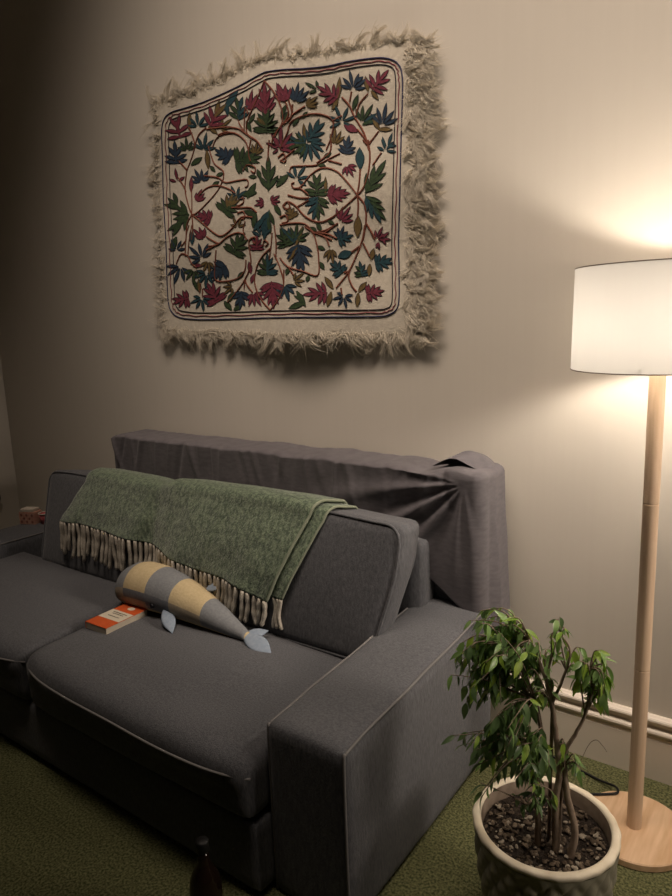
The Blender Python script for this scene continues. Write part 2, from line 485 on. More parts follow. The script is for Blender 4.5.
def solid(o, th, off=1):
    m = o.modifiers.new('thickness', 'SOLIDIFY'); m.thickness = th; m.offset = 0
    return o
top_layer = solid(obj('top_layer', sheet(0, 0.988, 0, 1, 110, 60, 0.026, 0), m_blanket, blk), 0.010)
under_layer = solid(obj('under_layer', sheet(0.05, 1.028, 0, 0.965, 80, 50, 0.012, 0), m_blanket, blk), 0.008)
bm = bmesh.new()
tube(bm, [blanket_pt(0.990, t/50, 0.026) for t in range(51)], 0.0055, 6)
tube(bm, [blanket_pt(1.029, 0.965*t/50, 0.012) for t in range(51)], 0.0045, 6)
obj('bound_edge', bm, m_blanket_edge, blk)
NT = 50
for i in range(NT):
    s = 0.006+0.982*i/(NT-1)+random.uniform(-0.004, 0.004)
    p = blanket_pt(min(s, 0.99), 1, 0.026)
    L = random.uniform(0.125, 0.165)
    sw = random.uniform(-0.017, 0.017)
    z1 = max(p.z-L, 0.452)
    P = []
    for k in range(7):
        a = k/6
        z = p.z-a*(p.z-z1)
        x = p.x+sw*a*a+0.002*math.sin(a*5+i*2.3)-0.012*a
        y = min(p.y-0.002*math.sin(a*5+i*1.7), cush_front(x, max(z, .42))-0.014-0.003*math.sin(a*3+i))
        P.append((x, y, z))
    bm = bmesh.new(); tube(bm, spline(P, 2), [0.0070]+[0.0082+0.0010*math.sin(k*1.3) for k in range(11)]+[0.005], 6)
    obj('tassel', bm, m_tassel, blk)
for i in range(3):
    s = 1.000+0.011*i
    p = blanket_pt(s, 0.965, 0.012)
    P = [(p.x+0.006*math.sin(k+i), min(p.y, cush_front(p.x, max(p.z-0.022*k, .42))-0.008), p.z-0.021*k) for k in range(6)]
    bm = bmesh.new(); tube(bm, spline(P, 2), 0.006, 6)
    obj('tassel', bm, m_tassel, blk)

# ------------------------------------------------------------------ toy whale
m_pl = {'c': mat('plaid_cream', (0.46, 0.37, 0.21), 0.95, (0.52, 0.42, 0.25), 120, bump=0.3, bscale=200, bdist=0.003),
        'g': mat('plaid_grey', (0.170, 0.180, 0.190), 0.95, (0.210, 0.218, 0.222), 120, bump=0.3, bscale=200, bdist=0.003),
        'd': mat('plaid_slate', (0.125, 0.135, 0.150), 0.95, (0.150, 0.160, 0.175), 120),
        'm': mat('plaid_taupe', (0.26, 0.225, 0.165), 0.95, (0.30, 0.26, 0.195), 120),
        'b': mat('pale_blue_cotton', (0.215, 0.265, 0.330), 0.9, (0.26, 0.31, 0.37), 90)}
PK = list(m_pl)
SEATZ = 0.426
whale = thing('toy_whale', 'plush toy whale in cream and grey checks lying on the sofa seat', 'soft toy', (-1.80, 1.47, SEATZ))
N0, N1 = Vector((-2.095, 1.478, 0)), Vector((-1.455, 1.470, 0))
prof = [(0.0, 0.012), (0.012, 0.040), (0.035, 0.062), (0.075, 0.078), (0.13, 0.087), (0.20, 0.091), (0.30, 0.090), (0.42, 0.083), (0.54, 0.073), (0.66, 0.061), (0.78, 0.047), (0.88, 0.034), (0.95, 0.024), (1.0, 0.016)]
def prad(t):
    for (a, ra), (b, rb) in zip(prof, prof[1:]):
        if t <= b:
            k = (t-a)/(b-a); k = k*k*(3-2*k)*0.3+k*0.7
            return ra+(rb-ra)*k
    return prof[-1][1]
def waxis(t):
    p = N0.lerp(N1, t); p.y += 0.018*math.sin(t*math.pi)
    p.z = SEATZ+prad(t)*0.93+0.002+(0.022*max(0, t-0.9)*10*0.2)
    return p
bm = bmesh.new(); NR, NS = 60, 32; rings = []
ts = [(i/NR)**1.15 for i in range(NR+1)]
for t in ts:
    c = waxis(t); r = prad(t)
    ring = []
    for k in range(NS):
        a = 2*math.pi*k/NS
        ring.append(bm.verts.new(c+Vector((0, math.cos(a)*r*0.98, math.sin(a)*r*0.94))))
    rings.append(ring)
cols = ['g', 'c', 'g', 'c', 'g', 'g']
def plaid(t, a):
    i = 0 if t < 0.15 else 1 if t < 0.33 else 2 if t < 0.50 else 3 if t < 0.71 else 4
    s = math.sin(a)
    if s < -0.55: return 'c' if t < 0.9 else 'g'          # pale belly
    if s < 0.10:
        return ['m', 'd' if s > -0.2 else 'm', 'd', 'm', 'g'][i]
    return ['g', 'c', 'g', 'c', 'g'][i]
for i in range(NR):
    for k in range(NS):
        f = bm.faces.new((rings[i][k], rings[i+1][k], rings[i+1][(k+1) % NS], rings[i][(k+1) % NS]))
        f.material_index = PK.index(plaid((ts[i]+ts[i+1])/2, 2*math.pi*(k+0.5)/NS))
bm.faces.new(rings[0]); bm.faces.new(rings[-1][::-1])
bmesh.ops.recalc_face_normals(bm, faces=bm.faces)
body = obj('body', bm, [m_pl[k] for k in PK], whale)
def petal(root, d, up, L, W, th=0.012):
    """padded fin: flat tapered leaf with thickness"""
    d = d.normalized(); side = d.cross(up).normalized(); nrm = side.cross(d)
    bm = bmesh.new(); n, m = 12, 10; top, bot = [], []
    for i in range(n+1):
        t = i/n; w = W*(0.28+0.72*math.sin(math.pi*min(1, t*0.93+0.07)**1.1)) if t < 1 else 0.0
        w = W*max(0.0, (0.35+0.65*math.sin(math.pi*t**0.9)) * (1-t**6))
        ra, rb = [], []
        for j in range(m+1):
            u = -1+2*j/m
            p = root+d*L*t+side*w*u+nrm*(-0.010*t*t)
            h = th*0.5*math.sqrt(max(0, 1-u*u))*(1-t**4)
            ra.append(bm.verts.new(p+nrm*h)); rb.append(bm.verts.new(p-nrm*h))
        top.append(ra); bot.append(rb)
    for i in range(n):
        for j in range(m):
            bm.faces.new((top[i][j], top[i+1][j], top[i+1][j+1], top[i][j+1]))
            bm.faces.new((bot[i][j], bot[i][j+1], bot[i+1][j+1], bot[i+1][j]))
    bmesh.ops.remove_doubles(bm, verts=bm.verts, dist=0.0004)
    bmesh.ops.recalc_face_normals(bm, faces=bm.faces)
    return bm
fr = waxis(0.46)+Vector((0, -0.066, -0.026))
obj('flipper', petal(fr, Vector((0.85, -0.50, -0.28)), Vector((0.3, -0.3, 0.9)), 0.120, 0.024), m_pl['b'], whale, label='pale blue flipper')
fr2 = waxis(0.62)+Vector((0, 0.045, 0.045))
obj('flipper', petal(fr2, Vector((0.5, 0.35, 0.35)), Vector((0, -0.6, 0.8)), 0.075, 0.024), m_pl['b'], whale, label='pale blue flipper')
tr_ = waxis(1.0)+Vector((-0.006, 0, 0))
tb = petal(tr_, Vector((0.98, -0.10, -0.14)), Vector((0.1, -0.35, 1)), 0.120, 0.032)
tb2 = petal(tr_, Vector((0.45, 0.80, 0.10)), Vector((0.1, -0.1, 1)), 0.080, 0.026)
me_t = bpy.data.meshes.new('tmp'); tb2.to_mesh(me_t); tb2.free(); tb.from_mesh(me_t); bpy.data.meshes.remove(me_t)
obj('tail_fluke', tb, m_pl['b'], whale, label='pale blue tail fluke')
ep = waxis(0.38); ea = rad(196); er = prad(0.38)
bm = bmesh.new(); bmesh.ops.create_uvsphere(bm, u_segments=12, v_segments=8, radius=0.0095)
bmesh.ops.translate(bm, verts=bm.verts, vec=ep+Vector((0, math.cos(ea)*er*0.98, math.sin(ea)*er*0.94)))
obj('eye', bm, mat('eye_black', (0.004, 0.004, 0.006), 0.3), whale)

# ------------------------------------------------------------------ book
m_orange = mat('cover_orange', (0.52, 0.085, 0.020), 0.45, (0.56, 0.10, 0.026), 40)
m_bcream = mat('cover_cream', (0.60, 0.54, 0.42), 0.5)
m_pages = mat('book_pages', (0.52, 0.46, 0.36), 0.9, (0.40, 0.35, 0.27), 8, (1, 1, 260))
m_ink = mat('print_ink', (0.03, 0.02, 0.018), 0.7)
BZ = 0.4305
book = thing('book', 'small paperback with orange and cream cover lying on the sofa seat beside the whale', 'book', (-1.952, 1.335, BZ))
rot = Matrix.Rotation(rad(1.5), 3, 'Z')
def bk(lo, hi, bev=0.0):
    b = box(lo, hi, bev)
    for v in b.verts: v.co = rot @ v.co + Vector((-1.952, 1.335, BZ))
    return b
def bquad(bm, x0, y0, x1, y1, z, mi=0):
    f = bm.faces.new([bm.verts.new(rot @ Vector(p) + Vector((-1.952, 1.335, BZ))) for p in ((x0, y0, z), (x1, y0, z), (x1, y1, z), (x0, y1, z))]); f.material_index = mi
BW, BL, BT = 0.056, 0.089, 0.025
obj('page_block', bk((-BW+0.002, -BL+0.001, 0.0012), (BW-0.001, BL-0.001, BT-0.001)), m_pages, book, smooth=False)
fc = obj('front_cover', bk((-BW, -BL, BT-0.001), (BW, BL, BT+0.0006)), m_orange, book, smooth=False)
obj('back_cover', bk((-BW, -BL, 0), (BW, BL, 0.0012)), m_ink, book, smooth=False)
obj('spine', bk((-BW-0.001, -BL, 0), (-BW+0.002, BL, BT+0.0006)), m_orange, book, smooth=False)
bm = bmesh.new()
bquad(bm, -BW, -0.036, BW, 0.028, BT+0.0010)
f = bm.faces.new([bm.verts.new(rot @ Vector((0.004+0.016*math.cos(a*math.pi/12), 0.060+0.012*math.sin(a*math.pi/12), BT+0.0010)) + Vector((-1.952, 1.335, BZ))) for a in range(24)])
obj('cover_panel', bm, m_bcream, fc, smooth=False)
bm = bmesh.new()
for y, w in ((0.012, 0.036), (0.002, 0.028), (-0.016, 0.030)):
    x = -w
    while x < w:
        l = random.uniform(0.003, 0.006); bquad(bm, x, y, min(x+l, w), y+0.0045, BT+0.0014); x += l+0.0016
obj('title_print', bm, m_ink, fc, smooth=False)

# ------------------------------------------------------------------ small things on the left arm
m_pink = mat('pink_card', (0.42, 0.20, 0.145), 0.7, (0.50, 0.30, 0.22), 60)
m_maroon = mat('maroon_print', (0.27, 0.115, 0.085), 0.7)
m_redp = mat('red_card', (0.34, 0.060, 0.065), 0.6, (0.42, 0.12, 0.12), 50)
m_paper = mat('white_card', (0.50, 0.44, 0.36), 0.7)
AZ = 0.4845
bx = thing('gift_box', 'small pink patterned cardboard box on the left arm of the sofa', 'box', (-3.232, 1.77, AZ))
def lbox(lo, hi, ang, c, bev=0.002):
    b = box(lo, hi, bev); r = Matrix.Rotation(ang, 3, 'Z')
    for v in b.verts: v.co = r @ v.co + Vector(c)
    return b
cB = (-3.232, 1.77, AZ)
obj('carton', lbox((-0.047, -0.03, 0), (0.047, 0.03, 0.064), rad(20), cB), m_pink, bx, smooth=False)
obj('lid', lbox((-0.040, -0.028, 0.064), (0.036, 0.028, 0.078), rad(24), cB), m_paper, bx, smooth=False)
bm = bmesh.new()
R20 = Matrix.Rotation(rad(20), 3, 'Z')
for i in range(5):
    for j in range(3):
        if (i+j) % 2: continue
        cx, cz = -0.032+i*0.016, 0.014+j*0.017
        bm.faces.new([bm.verts.new(R20 @ Vector((cx+0.007*math.cos(a*math.pi/4), -0.0306, cz+0.007*math.sin(a*math.pi/4))) + Vector(cB)) for a in range(8)])
bmesh.ops.solidify(bm, geom=bm.faces[:], thickness=0.0006)
obj('printed_pattern', bm, m_maroon, bx, smooth=False)
cp = thing('paper_cup', 'small red paper cup with a pale rim on the left arm beside the pink box', 'cup', (-3.150, 1.80, AZ))
bm = bmesh.new(); lathe(bm, [(0.0, 0.0), (0.020, 0.0), (0.030, 0.055), (0.028, 0.055), (0.019, 0.004), (0.0, 0.004)], 24)
bmesh.ops.remove_doubles(bm, verts=bm.verts, dist=1e-5); bmesh.ops.translate(bm, verts=bm.verts, vec=(-3.150, 1.80, AZ))
obj('cup_body', bm, m_redp, cp)
bm = bmesh.new(); tube(bm, [(-3.150+0.030*math.cos(a*math.pi/12), 1.80+0.030*math.sin(a*math.pi/12), AZ+0.056) for a in range(24)], 0.003, 6, closed=True)
obj('cup_rim', bm, m_paper, cp)
# dark curved loop by the pale side wall
bm = bmesh.new()
tube(bm, spline([(XL+0.0, 1.86, 0.575), (XL+0.03, 1.89, 0.565), (XL+0.035, 1.945, 0.535), (XL+0.035, 1.962, 0.49), (XL+0.02, 1.955, 0.445), (XL+0.0, 1.945, 0.43)], 8), 0.006, 8)
tag(obj('curved_handle', bm, m_black, loc=(XL, 1.95, 0.5)), 'dark curved handle on the pale left wall at the edge of the photo', 'handle')

# ------------------------------------------------------------------ dark bottle on the floor
m_glass = mat('dark_brown_glass', (0.012, 0.006, 0.004), 0.08, spec=0.6)
bcx, bcy = -1.083, 0.903
bot = thing('bottle', 'dark glass bottle standing on the carpet in front of the sofa', 'bottle', (bcx, bcy, 0))
bm = bmesh.new()
lathe(bm, [(0.0, 0.0), (0.034, 0.0), (0.038, 0.006), (0.038, 0.150), (0.035, 0.175), (0.026, 0.198), (0.016, 0.214), (0.0135, 0.225), (0.0135, 0.252), (0.0, 0.252)], 40, (bcx, bcy))
bmesh.ops.remove_doubles(bm, verts=bm.verts, dist=1e-5)
obj('bottle_body', bm, m_glass, bot)
bm = bmesh.new(); lathe(bm, [(0.0, 0.249), (0.0155, 0.249), (0.0155, 0.274), (0.014, 0.277), (0.0, 0.277)], 32, (bcx, bcy))
bmesh.ops.remove_doubles(bm, verts=bm.verts, dist=1e-5)
obj('cap', bm, m_black, bot)

# ------------------------------------------------------------------ floor lamp
LPX, LPY = -0.330, 1.812
lamp = thing('floor_lamp', 'floor lamp with white drum shade and pale wooden pole beside the sofa', 'lamp', (LPX, LPY, 0))
bm = bmesh.new()
lathe(bm, [(0.0, 0.0), (0.141, 0.0), (0.144, 0.003), (0.144, 0.019), (0.141, 0.022), (0.0, 0.022)], 72, (LPX, LPY))
bmesh.ops.remove_doubles(bm, verts=bm.verts, dist=1e-5)
b_ = obj('base', bm, m_base, lamp); 
em = b_.modifiers.new('edge', 'EDGE_SPLIT'); em.split_angle = rad(40)
for z0, z1 in ((0.021, 0.50), (0.5015, 0.96), (0.9615, 1.335)):
    bm = bmesh.new()
    lathe(bm, [(0.0, z0), (0.0188, z0), (0.0194, z0+0.001), (0.0194, z1-0.001), (0.0188, z1), (0.0, z1)], 28, (LPX, LPY))
    bmesh.ops.remove_doubles(bm, verts=bm.verts, dist=1e-5)
    po = obj('pole_section', bm, m_pole, lamp)
    em = po.modifiers.new('edge', 'EDGE_SPLIT'); em.split_angle = rad(30)
# shade: thin translucent cotton drum
m_shade = bpy.data.materials.new('shade_fabric'); m_shade.use_nodes = True
nt = m_shade.node_tree; nt.nodes.clear()
out = nt.nodes.new('ShaderNodeOutputMaterial')
df = nt.nodes.new('ShaderNodeBsdfDiffuse'); df.inputs[0].default_value = (0.55, 0.52, 0.48, 1)
tl = nt.nodes.new('ShaderNodeBsdfTranslucent'); tl.inputs[0].default_value = (0.80, 0.775, 0.72, 1)
mx = nt.nodes.new('ShaderNodeMixShader'); mx.inputs[0].default_value = 0.42
tcn = nt.nodes.new('ShaderNodeTexCoord'); mpn = nt.nodes.new('ShaderNodeMapping'); mpn.inputs['Scale'].default_value = (90, 90, 6)
nn = nt.nodes.new('ShaderNodeTexNoise'); nn.inputs['Scale'].default_value = 1.0
mr = nt.nodes.new('ShaderNodeMapRange'); mr.inputs[3].default_value = 0.095; mr.inputs[4].default_value = 0.13
nt.links.new(tcn.outputs['Object'], mpn.inputs[0]); nt.links.new(mpn.outputs[0], nn.inputs['Vector'])
nt.links.new(nn.outputs['Fac'], mr.inputs[0]); nt.links.new(mr.outputs[0], mx.inputs[0])
nt.links.new(df.outputs[0], mx.inputs[1]); nt.links.new(tl.outputs[0], mx.inputs[2]); nt.links.new(mx.outputs[0], out.inputs[0])
SZ0, SZ1, SR = 1.305, 1.551, 0.2035
bm = bmesh.new(); lathe(bm, [(SR, SZ0), (SR-0.004, SZ1)], 128, (LPX, LPY))
shade = obj('lamp_shade', bm, m_shade, lamp)
m_rimd = mat('shade_trim', (0.16, 0.12, 0.09), 0.7)
for z in (SZ0, SZ1):
    bm = bmesh.new(); tube(bm, [(LPX+(SR if z < 1.4 else SR-0.004)*math.cos(2*math.pi*k/96), LPY+(SR if z < 1.4 else SR-0.004)*math.sin(2*math.pi*k/96), z) for k in range(96)], 0.0014, 6, closed=True)
    obj('shade_rim', bm, m_rimd, shade)
m_metal = mat('white_metal', (0.6, 0.58, 0.55), 0.4)
bm = bmesh.new()
for k in range(3):
    a = rad(30+120*k)
    tube(bm, [(LPX+0.022*math.cos(a), LPY+0.022*math.sin(a), SZ0+0.03), (LPX+(SR-0.001)*math.cos(a), LPY+(SR-0.001)*math.sin(a), SZ0+0.01)], 0.0022, 6)
tube(bm, [(LPX+0.022*math.cos(2*math.pi*k/24), LPY+0.022*math.sin(2*math.pi*k/24), SZ0+0.03) for k in range(24)], 0.003, 6, closed=True)
obj('shade_holder', bm, m_metal, lamp)
bm = bmesh.new(); lathe(bm, [(0.0, 1.334), (0.0135, 1.334), (0.0135, 1.362), (0.012, 1.3655), (0.0, 1.3655)], 24, (LPX, LPY))
bmesh.ops.remove_doubles(bm, verts=bm.verts, dist=1e-5)
obj('bulb_socket', bm, m_metal, lamp)
m_bulb = bpy.data.materials.new('bulb_glow'); m_bulb.use_nodes = True
nt = m_bulb.node_tree; nt.nodes.clear()
out = nt.nodes.new('ShaderNodeOutputMaterial'); e = nt.nodes.new('ShaderNodeEmission')
e.inputs[0].default_value = (*BULB_COLOR, 1); e.inputs[1].default_value = BULB_STRENGTH
nt.links.new(e.outputs[0], out.inputs[0])
bm = bmesh.new(); bmesh.ops.create_uvsphere(bm, u_segments=20, v_segments=14, radius=0.038)
bmesh.ops.translate(bm, verts=bm.verts, vec=(LPX, LPY, 1.404))
obj('bulb', bm, m_bulb, lamp)
bm = bmesh.new()
tube(bm, spline([(-0.640, 1.700, 0.005), (-0.56, 1.80, 0.006), (-0.492, 1.855, 0.022), (-0.462, 1.870, 0.0265), (-0.425, 1.895, 0.0265), (-0.400, 1.918, 0.0265), (-0.412, 1.948, 0.022), (-0.46, 1.972, 0.008), (-0.545, 1.995, 0.005), (-0.66, 2.02, 0.005), (-0.74, 2.03, 0.005)], 8), 0.0038, 8)
obj('cord', bm, m_black, lamp)

# ------------------------------------------------------------------ potted fig
PX, PY, PZ = -0.438, 1.365, 0.300
plant = thing('potted_plant', 'small-leaved fig tree in a ribbed grey-green pot beside the sofa arm', 'potted plant', (PX, PY, 0))
RO = 0.163
bm = bmesh.new(); SEG, NZ = 192, 44; rings = []
for j in range(NZ+1):
    t = j/NZ; z = 0.0+t*(PZ-0.014)
    r0 = 0.112+(RO-0.006-0.112)*math.sin(t*math.pi/2)**0.9
    ring = []
    for k in range(SEG):
        a = 2*math.pi*k/SEG
        d1 = math.sin(a*11+t*13); d2 = math.sin(a*11-t*13)
        rel = 0.0100*(1-abs(d1*d2)**0.5 if True else 0)*min(1, t*6)*min(1, (1-t)*9)
        r = r0+0.0045-rel
        ring.append(bm.verts.new((PX+r*math.cos(a), PY+r*math.sin(a), z)))
    rings.append(ring)
for A, B in zip(rings, rings[1:]):
    for k in range(SEG): bm.faces.new((A[k], A[(k+1) % SEG], B[(k+1) % SEG], B[k]))
bm.faces.new(rings[0][::-1])
pot = obj('pot', bm, m_pot, plant)
bm = bmesh.new()
rp = [(RO-0.006, PZ-0.018), (RO-0.001, PZ-0.012), (RO, PZ-0.004), (RO-0.004, PZ), (RO-0.016, PZ), (RO-0.020, PZ-0.004), (RO-0.022, PZ-0.06), (RO-0.030, PZ-0.08)]
R = lathe(bm, rp, 128, (PX, PY))
for k in range(128):
    a = 2*math.pi*k/128; w = 1+0.005*math.sin(a*22)+0.006*nz(math.cos(a), math.sin(a), 0, 3)
    for ring in R[:4]:
        v = ring[k].co; v.x = PX+(v.x-PX)*w; v.y = PY+(v.y-PY)*w
for f in bm.faces:
    if f.calc_center_median().z < PZ-0.012 and (f.calc_center_median()-Vector((PX, PY, f.calc_center_median().z))).length < RO-0.018: f.material_index = 1
obj('pot_rim', bm, [m_rim, mat('pot_inside', (0.16, 0.12, 0.085), 0.8, (0.24, 0.19, 0.14), 30)], pot, label='cream glazed rim')
SOILZ = PZ-0.040
bm = bmesh.new(); prof2 = []
SR_ = RO-0.0235
rr = [SR_*i/14 for i in range(15)]
R = []
for r in rr:
    R.append([bm.verts.new((PX+r*math.cos(2*math.pi*k/64), PY+r*math.sin(2*math.pi*k/64), SOILZ+(0.007*nz(r*math.cos(2*math.pi*k/64), r*math.sin(2*math.pi*k/64), 0, 45) if 0 < r < SR_*0.97 else 0))) for k in range(64)])
for A, B in zip(R, R[1:]):
    for k in range(64): bm.faces.new((A[k], A[(k+1) % 64], B[(k+1) % 64], B[k]))
bmesh.ops.remove_doubles(bm, verts=bm.verts, dist=1e-5)
obj('soil', bm, m_soil, plant)
bm = bmesh.new(); rnd = random.Random(3)
for i in range(420):
    a, q = rnd.uniform(0, 6.283), SR_*0.95*math.sqrt(rnd.random())
    s = rnd.uniform(0.002, 0.0062)
    mtx = Matrix.Translation((PX+q*math.cos(a), PY+q*math.sin(a), SOILZ+0.004)) @ Matrix.Rotation(rnd.uniform(0, 6), 4, 'Z') @ Matrix.Rotation(rnd.uniform(-.5, .5), 4, 'X') @ Matrix.Diagonal((s*rnd.uniform(0.8, 2.2), s, s*0.55, 1))
    g = bmesh.ops.create_icosphere(bm, subdivisions=1, radius=1, matrix=mtx)
    mi = 1 if rnd.random() < 0.22 else 0
    for v in g['verts']:
        for f in v.link_faces: f.material_index = mi
obj('bark_chips', bm, [m_chip, m_chip2], plant, smooth=False, kind='stuff')

rnd = random.Random(11)
leafbm = bmesh.new(); twigbm = bmesh.new()
def leaf(p, d, L, mi, roll):
    d = d.normalized()
    up = Vector((0, 0, 1)); side = d.cross(up)
    if side.length < 0.05: side = Vector((1, 0, 0))
    side.normalize(); side = Matrix.Rotation(roll, 3, d) @ side
    nrm = side.cross(d)
    W = L*rnd.uniform(0.15, 0.21); n = 7; curl = rnd.uniform(0.10, 0.34)*L; kink = rnd.uniform(-0.12, 0.12)*L
    rows = []
    for i in range(n+1):
        t = i/n
        w = W*math.sin(math.pi*min(1, t**0.78))*(1-0.25*t) if 0 < t < 1 else 0
        c = p+d*L*t*(1-0.08*t)-nrm*curl*t*t+side*kink*t*t
        if i in (0, n): rows.append([leafbm.verts.new(c)])
        else: rows.append([leafbm.verts.new(c+side*w+nrm*w*0.28), leafbm.verts.new(c), leafbm.verts.new(c-side*w+nrm*w*0.28)])
    for A, B in zip(rows, rows[1:]):
        if len(A) == 1: fs = [(A[0], B[0], B[1]), (A[0], B[1], B[2])]
        elif len(B) == 1: fs = [(A[0], B[0], A[1]), (A[1], B[0], A[2])]
        else: fs = [(A[0], B[0], B[1], A[1]), (A[1], B[1], B[2], A[2])]
        for q in fs: leafbm.faces.new(q).material_index = mi
def twig(a, b, sag, nl, L, lime, r0=0.0022):
    mid = (a+b)/2+Vector((rnd.uniform(-.01, .01), rnd.uniform(-.01, .01), sag))
    P = spline([a, mid, b], 6)
    tube(twigbm, P, [r0*(1-0.7*i/(len(P)-1)) for i in range(len(P))], 5)
    for k in range(nl):
        t = 0.25+0.75*(k+rnd.random()*0.6)/nl
        i = min(len(P)-2, int(t*(len(P)-1)))
        p = P[i].lerp(P[i+1], t*(len(P)-1)-i if t < 1 else 1)
        fw = (P[i+1]-P[i]).normalized()
        an = rnd.uniform(0, 6.28)
        d = fw*rnd.uniform(0.1, 0.7)+Vector((math.cos(an), math.sin(an), 0))*rnd.uniform(0.3, 0.8)+Vector((0, 0, -1))*rnd.uniform(0.25, 1.1)
        u = rnd.random()
        mi = (2 if u < lime*0.5 else 1 if u < lime+0.25 else 0)
        leaf(p, d, L*rnd.uniform(0.65, 1.15), mi, rnd.uniform(-0.8, 0.8))
def W3(px, py, Y): return on_y(px, py, Y)
def trunk(pts, r0, r1):
    bm = bmesh.new(); P = spline([W3(*p) for p in pts], 8)
    P[0].z = min(P[0].z, SOILZ-0.003)
    tube(bm, [p+Vector((0.0016*nz(p.x, p.z, 1, 60), 0.0016*nz(p.z, p.y, 2, 60), 0)) for p in P], [r0+(r1-r0)*i/(len(P)-1) for i in range(len(P))], 9)
    return obj('trunk', bm, m_bark, plant)
T1 = [(570, 858, 1.334), (575, 830, 1.345), (567, 795, 1.355), (564, 766, 1.36), (560, 742, 1.36), (567, 746, 1.36)][:5]
trunk(T1, 0.0085, 0.006)
trunk([(556, 852, 1.334), (556, 802, 1.345), (559, 775, 1.352), (558, 752, 1.355), (552, 705, 1.36), (546, 680, 1.36), (537, 657, 1.37), (530, 640, 1.37)], 0.0090, 0.0032)
trunk([(538, 846, 1.330), (538, 812, 1.335), (537, 790, 1.335), (543, 750, 1.345), (535, 700, 1.355), (520, 668, 1.36), (505, 645, 1.36)], 0.0078, 0.0030)
trunk([(561, 760, 1.36), (567, 748, 1.362), (577, 731, 1.37), (585, 715, 1.375), (592, 690, 1.38), (590, 668, 1.38)], 0.0055, 0.0022)
trunk([(552, 703, 1.36), (558, 690, 1.36), (566, 670, 1.365), (570, 650, 1.37), (562, 636, 1.37)], 0.0040, 0.0018)
def cluster(roots, cx, cy, rx, ry, yy, dy, nt_, nl, L, lime, sag=0.02):
    for i in range(nt_):
        a, q = rnd.uniform(0, 6.28), math.sqrt(rnd.random())
        e = W3(cx+rx*q*math.cos(a), cy+ry*q*math.sin(a), yy+rnd.uniform(-dy, dy))
        twig(W3(*rnd.choice(roots)), e, sag+rnd.uniform(-0.01, 0.015), nl, L, lime)
upL = [(505, 645, 1.36), (520, 668, 1.36), (535, 700, 1.355), (530, 640, 1.37)]
cluster(upL, 496, 662, 40, 38, 1.35, 0.08, 34, 10, 0.043, 0.40)
cluster(upL, 470, 680, 22, 30, 1.33, 0.06, 14, 9, 0.043, 0.25)
cluster([(535, 700, 1.355), (543, 750, 1.345)], 494, 742, 46, 18, 1.28, 0.06, 24, 11, 0.044, 0.12)
cluster([(543, 750, 1.345), (538, 790, 1.335)], 515, 768, 38, 20, 1.26, 0.05, 12, 8, 0.042, 0.12)
cluster([(538, 812, 1.335), (543, 750, 1.345)], 482, 790, 12, 14, 1.24, 0.03, 3, 6, 0.040, 0.05)
cluster([(538, 790, 1.335), (556, 802, 1.345)], 532, 785, 20, 22, 1.28, 0.04, 6, 7, 0.038, 0.12)
cluster([(592, 690, 1.38), (590, 668, 1.38), (585, 715, 1.375)], 596, 678, 18, 30, 1.39, 0.04, 14, 6, 0.042, 0.9)
cluster([(566, 670, 1.365), (562, 636, 1.37), (546, 680, 1.36)], 562, 648, 20, 20, 1.38, 0.04, 12, 5, 0.038, 0.6)
cluster([(537, 657, 1.37), (552, 705, 1.36)], 530, 680, 20, 38, 1.36, 0.05, 16, 6, 0.036, 0.35)
cluster([(560, 742, 1.36), (564, 766, 1.36)], 574, 768, 12, 12, 1.35, 0.03, 5, 5, 0.038, 0.5)
cluster([(530, 640, 1.37), (505, 645, 1.36)], 484, 622, 30, 12, 1.36, 0.05, 13, 7, 0.042, 0.6)
cluster([(505, 645, 1.36)], 460, 648, 12, 22, 1.34, 0.04, 6, 6, 0.040, 0.5)
cluster([(592, 690, 1.38), (590, 668, 1.38)], 606, 690, 10, 22, 1.40, 0.03, 6, 5, 0.042, 1.0)
leaf(W3(560, 617, 1.38), Vector((0.3, 0, -1)), 0.035, 0, 0.5)
twig(W3(562, 636, 1.37), W3(560, 616, 1.38), 0.0, 1, 0.03, 0.2, 0.0012)
# dry tendril over the rim
tube(twigbm, spline([W3(577, 770, 1.36), W3(588, 746, 1.37), W3(596, 740, 1.375), W3(602, 745, 1.38), W3(607, 752, 1.38)], 6), 0.0009, 4)
obj('twigs', twigbm, m_bark, plant)
obj('foliage', leafbm, m_leaf, plant)

# ------------------------------------------------------------------ embroidered felt hanging on the wall
hang = thing('wall_hanging', 'cream felt wall hanging embroidered with colourful flowers, with a shaggy fringe', 'wall hanging', (-1.78, WY-0.02, 1.88))
def hoff(px, py):
    xc = 266+(py-70)*0.10
    d = (px-xc)
    ridge = max(0.0, 1-abs(d)/(105 if d < 0 else 135))
    return 0.014+0.036*ridge**1.2+0.006*math.sin(px*0.045+py*0.02)+0.005*math.sin(py*0.05+px*0.012)
def H(px, py, lift=0.0):
    return on_y(px, py, WY-hoff(px, py)-lift)
BORDER = [(161.7, 131), (162.5, 160), (163.5, 200), (166, 244), (167, 280), (168.5, 303), (172, 312), (180, 317.5), (199, 319.5), (230, 319), (280, 317.5), (330, 317), (377, 316.5), (389, 314.5), (396.5, 309), (399, 298), (399, 270), (398.5, 240), (399.5, 200), (401, 140), (402.5, 90), (402, 75), (399.5, 66), (392, 59.7), (377, 57.8), (348, 61.6), (328, 66), (305, 68.5), (285, 69.5), (268, 71.5), (260, 74.5), (237, 87), (206, 101), (185, 108), (172, 112), (164.5, 118.5)]
def offset_poly(P, d):
    n = len(P); out = []
    for i in range(n):
        a, b = P[i-1], P[(i+1) % n]
        tx, ty = b[0]-a[0], b[1]-a[1]; l = math.hypot(tx, ty)
        out.append((P[i][0]+ty/l*d, P[i][1]-tx/l*d))
    return out
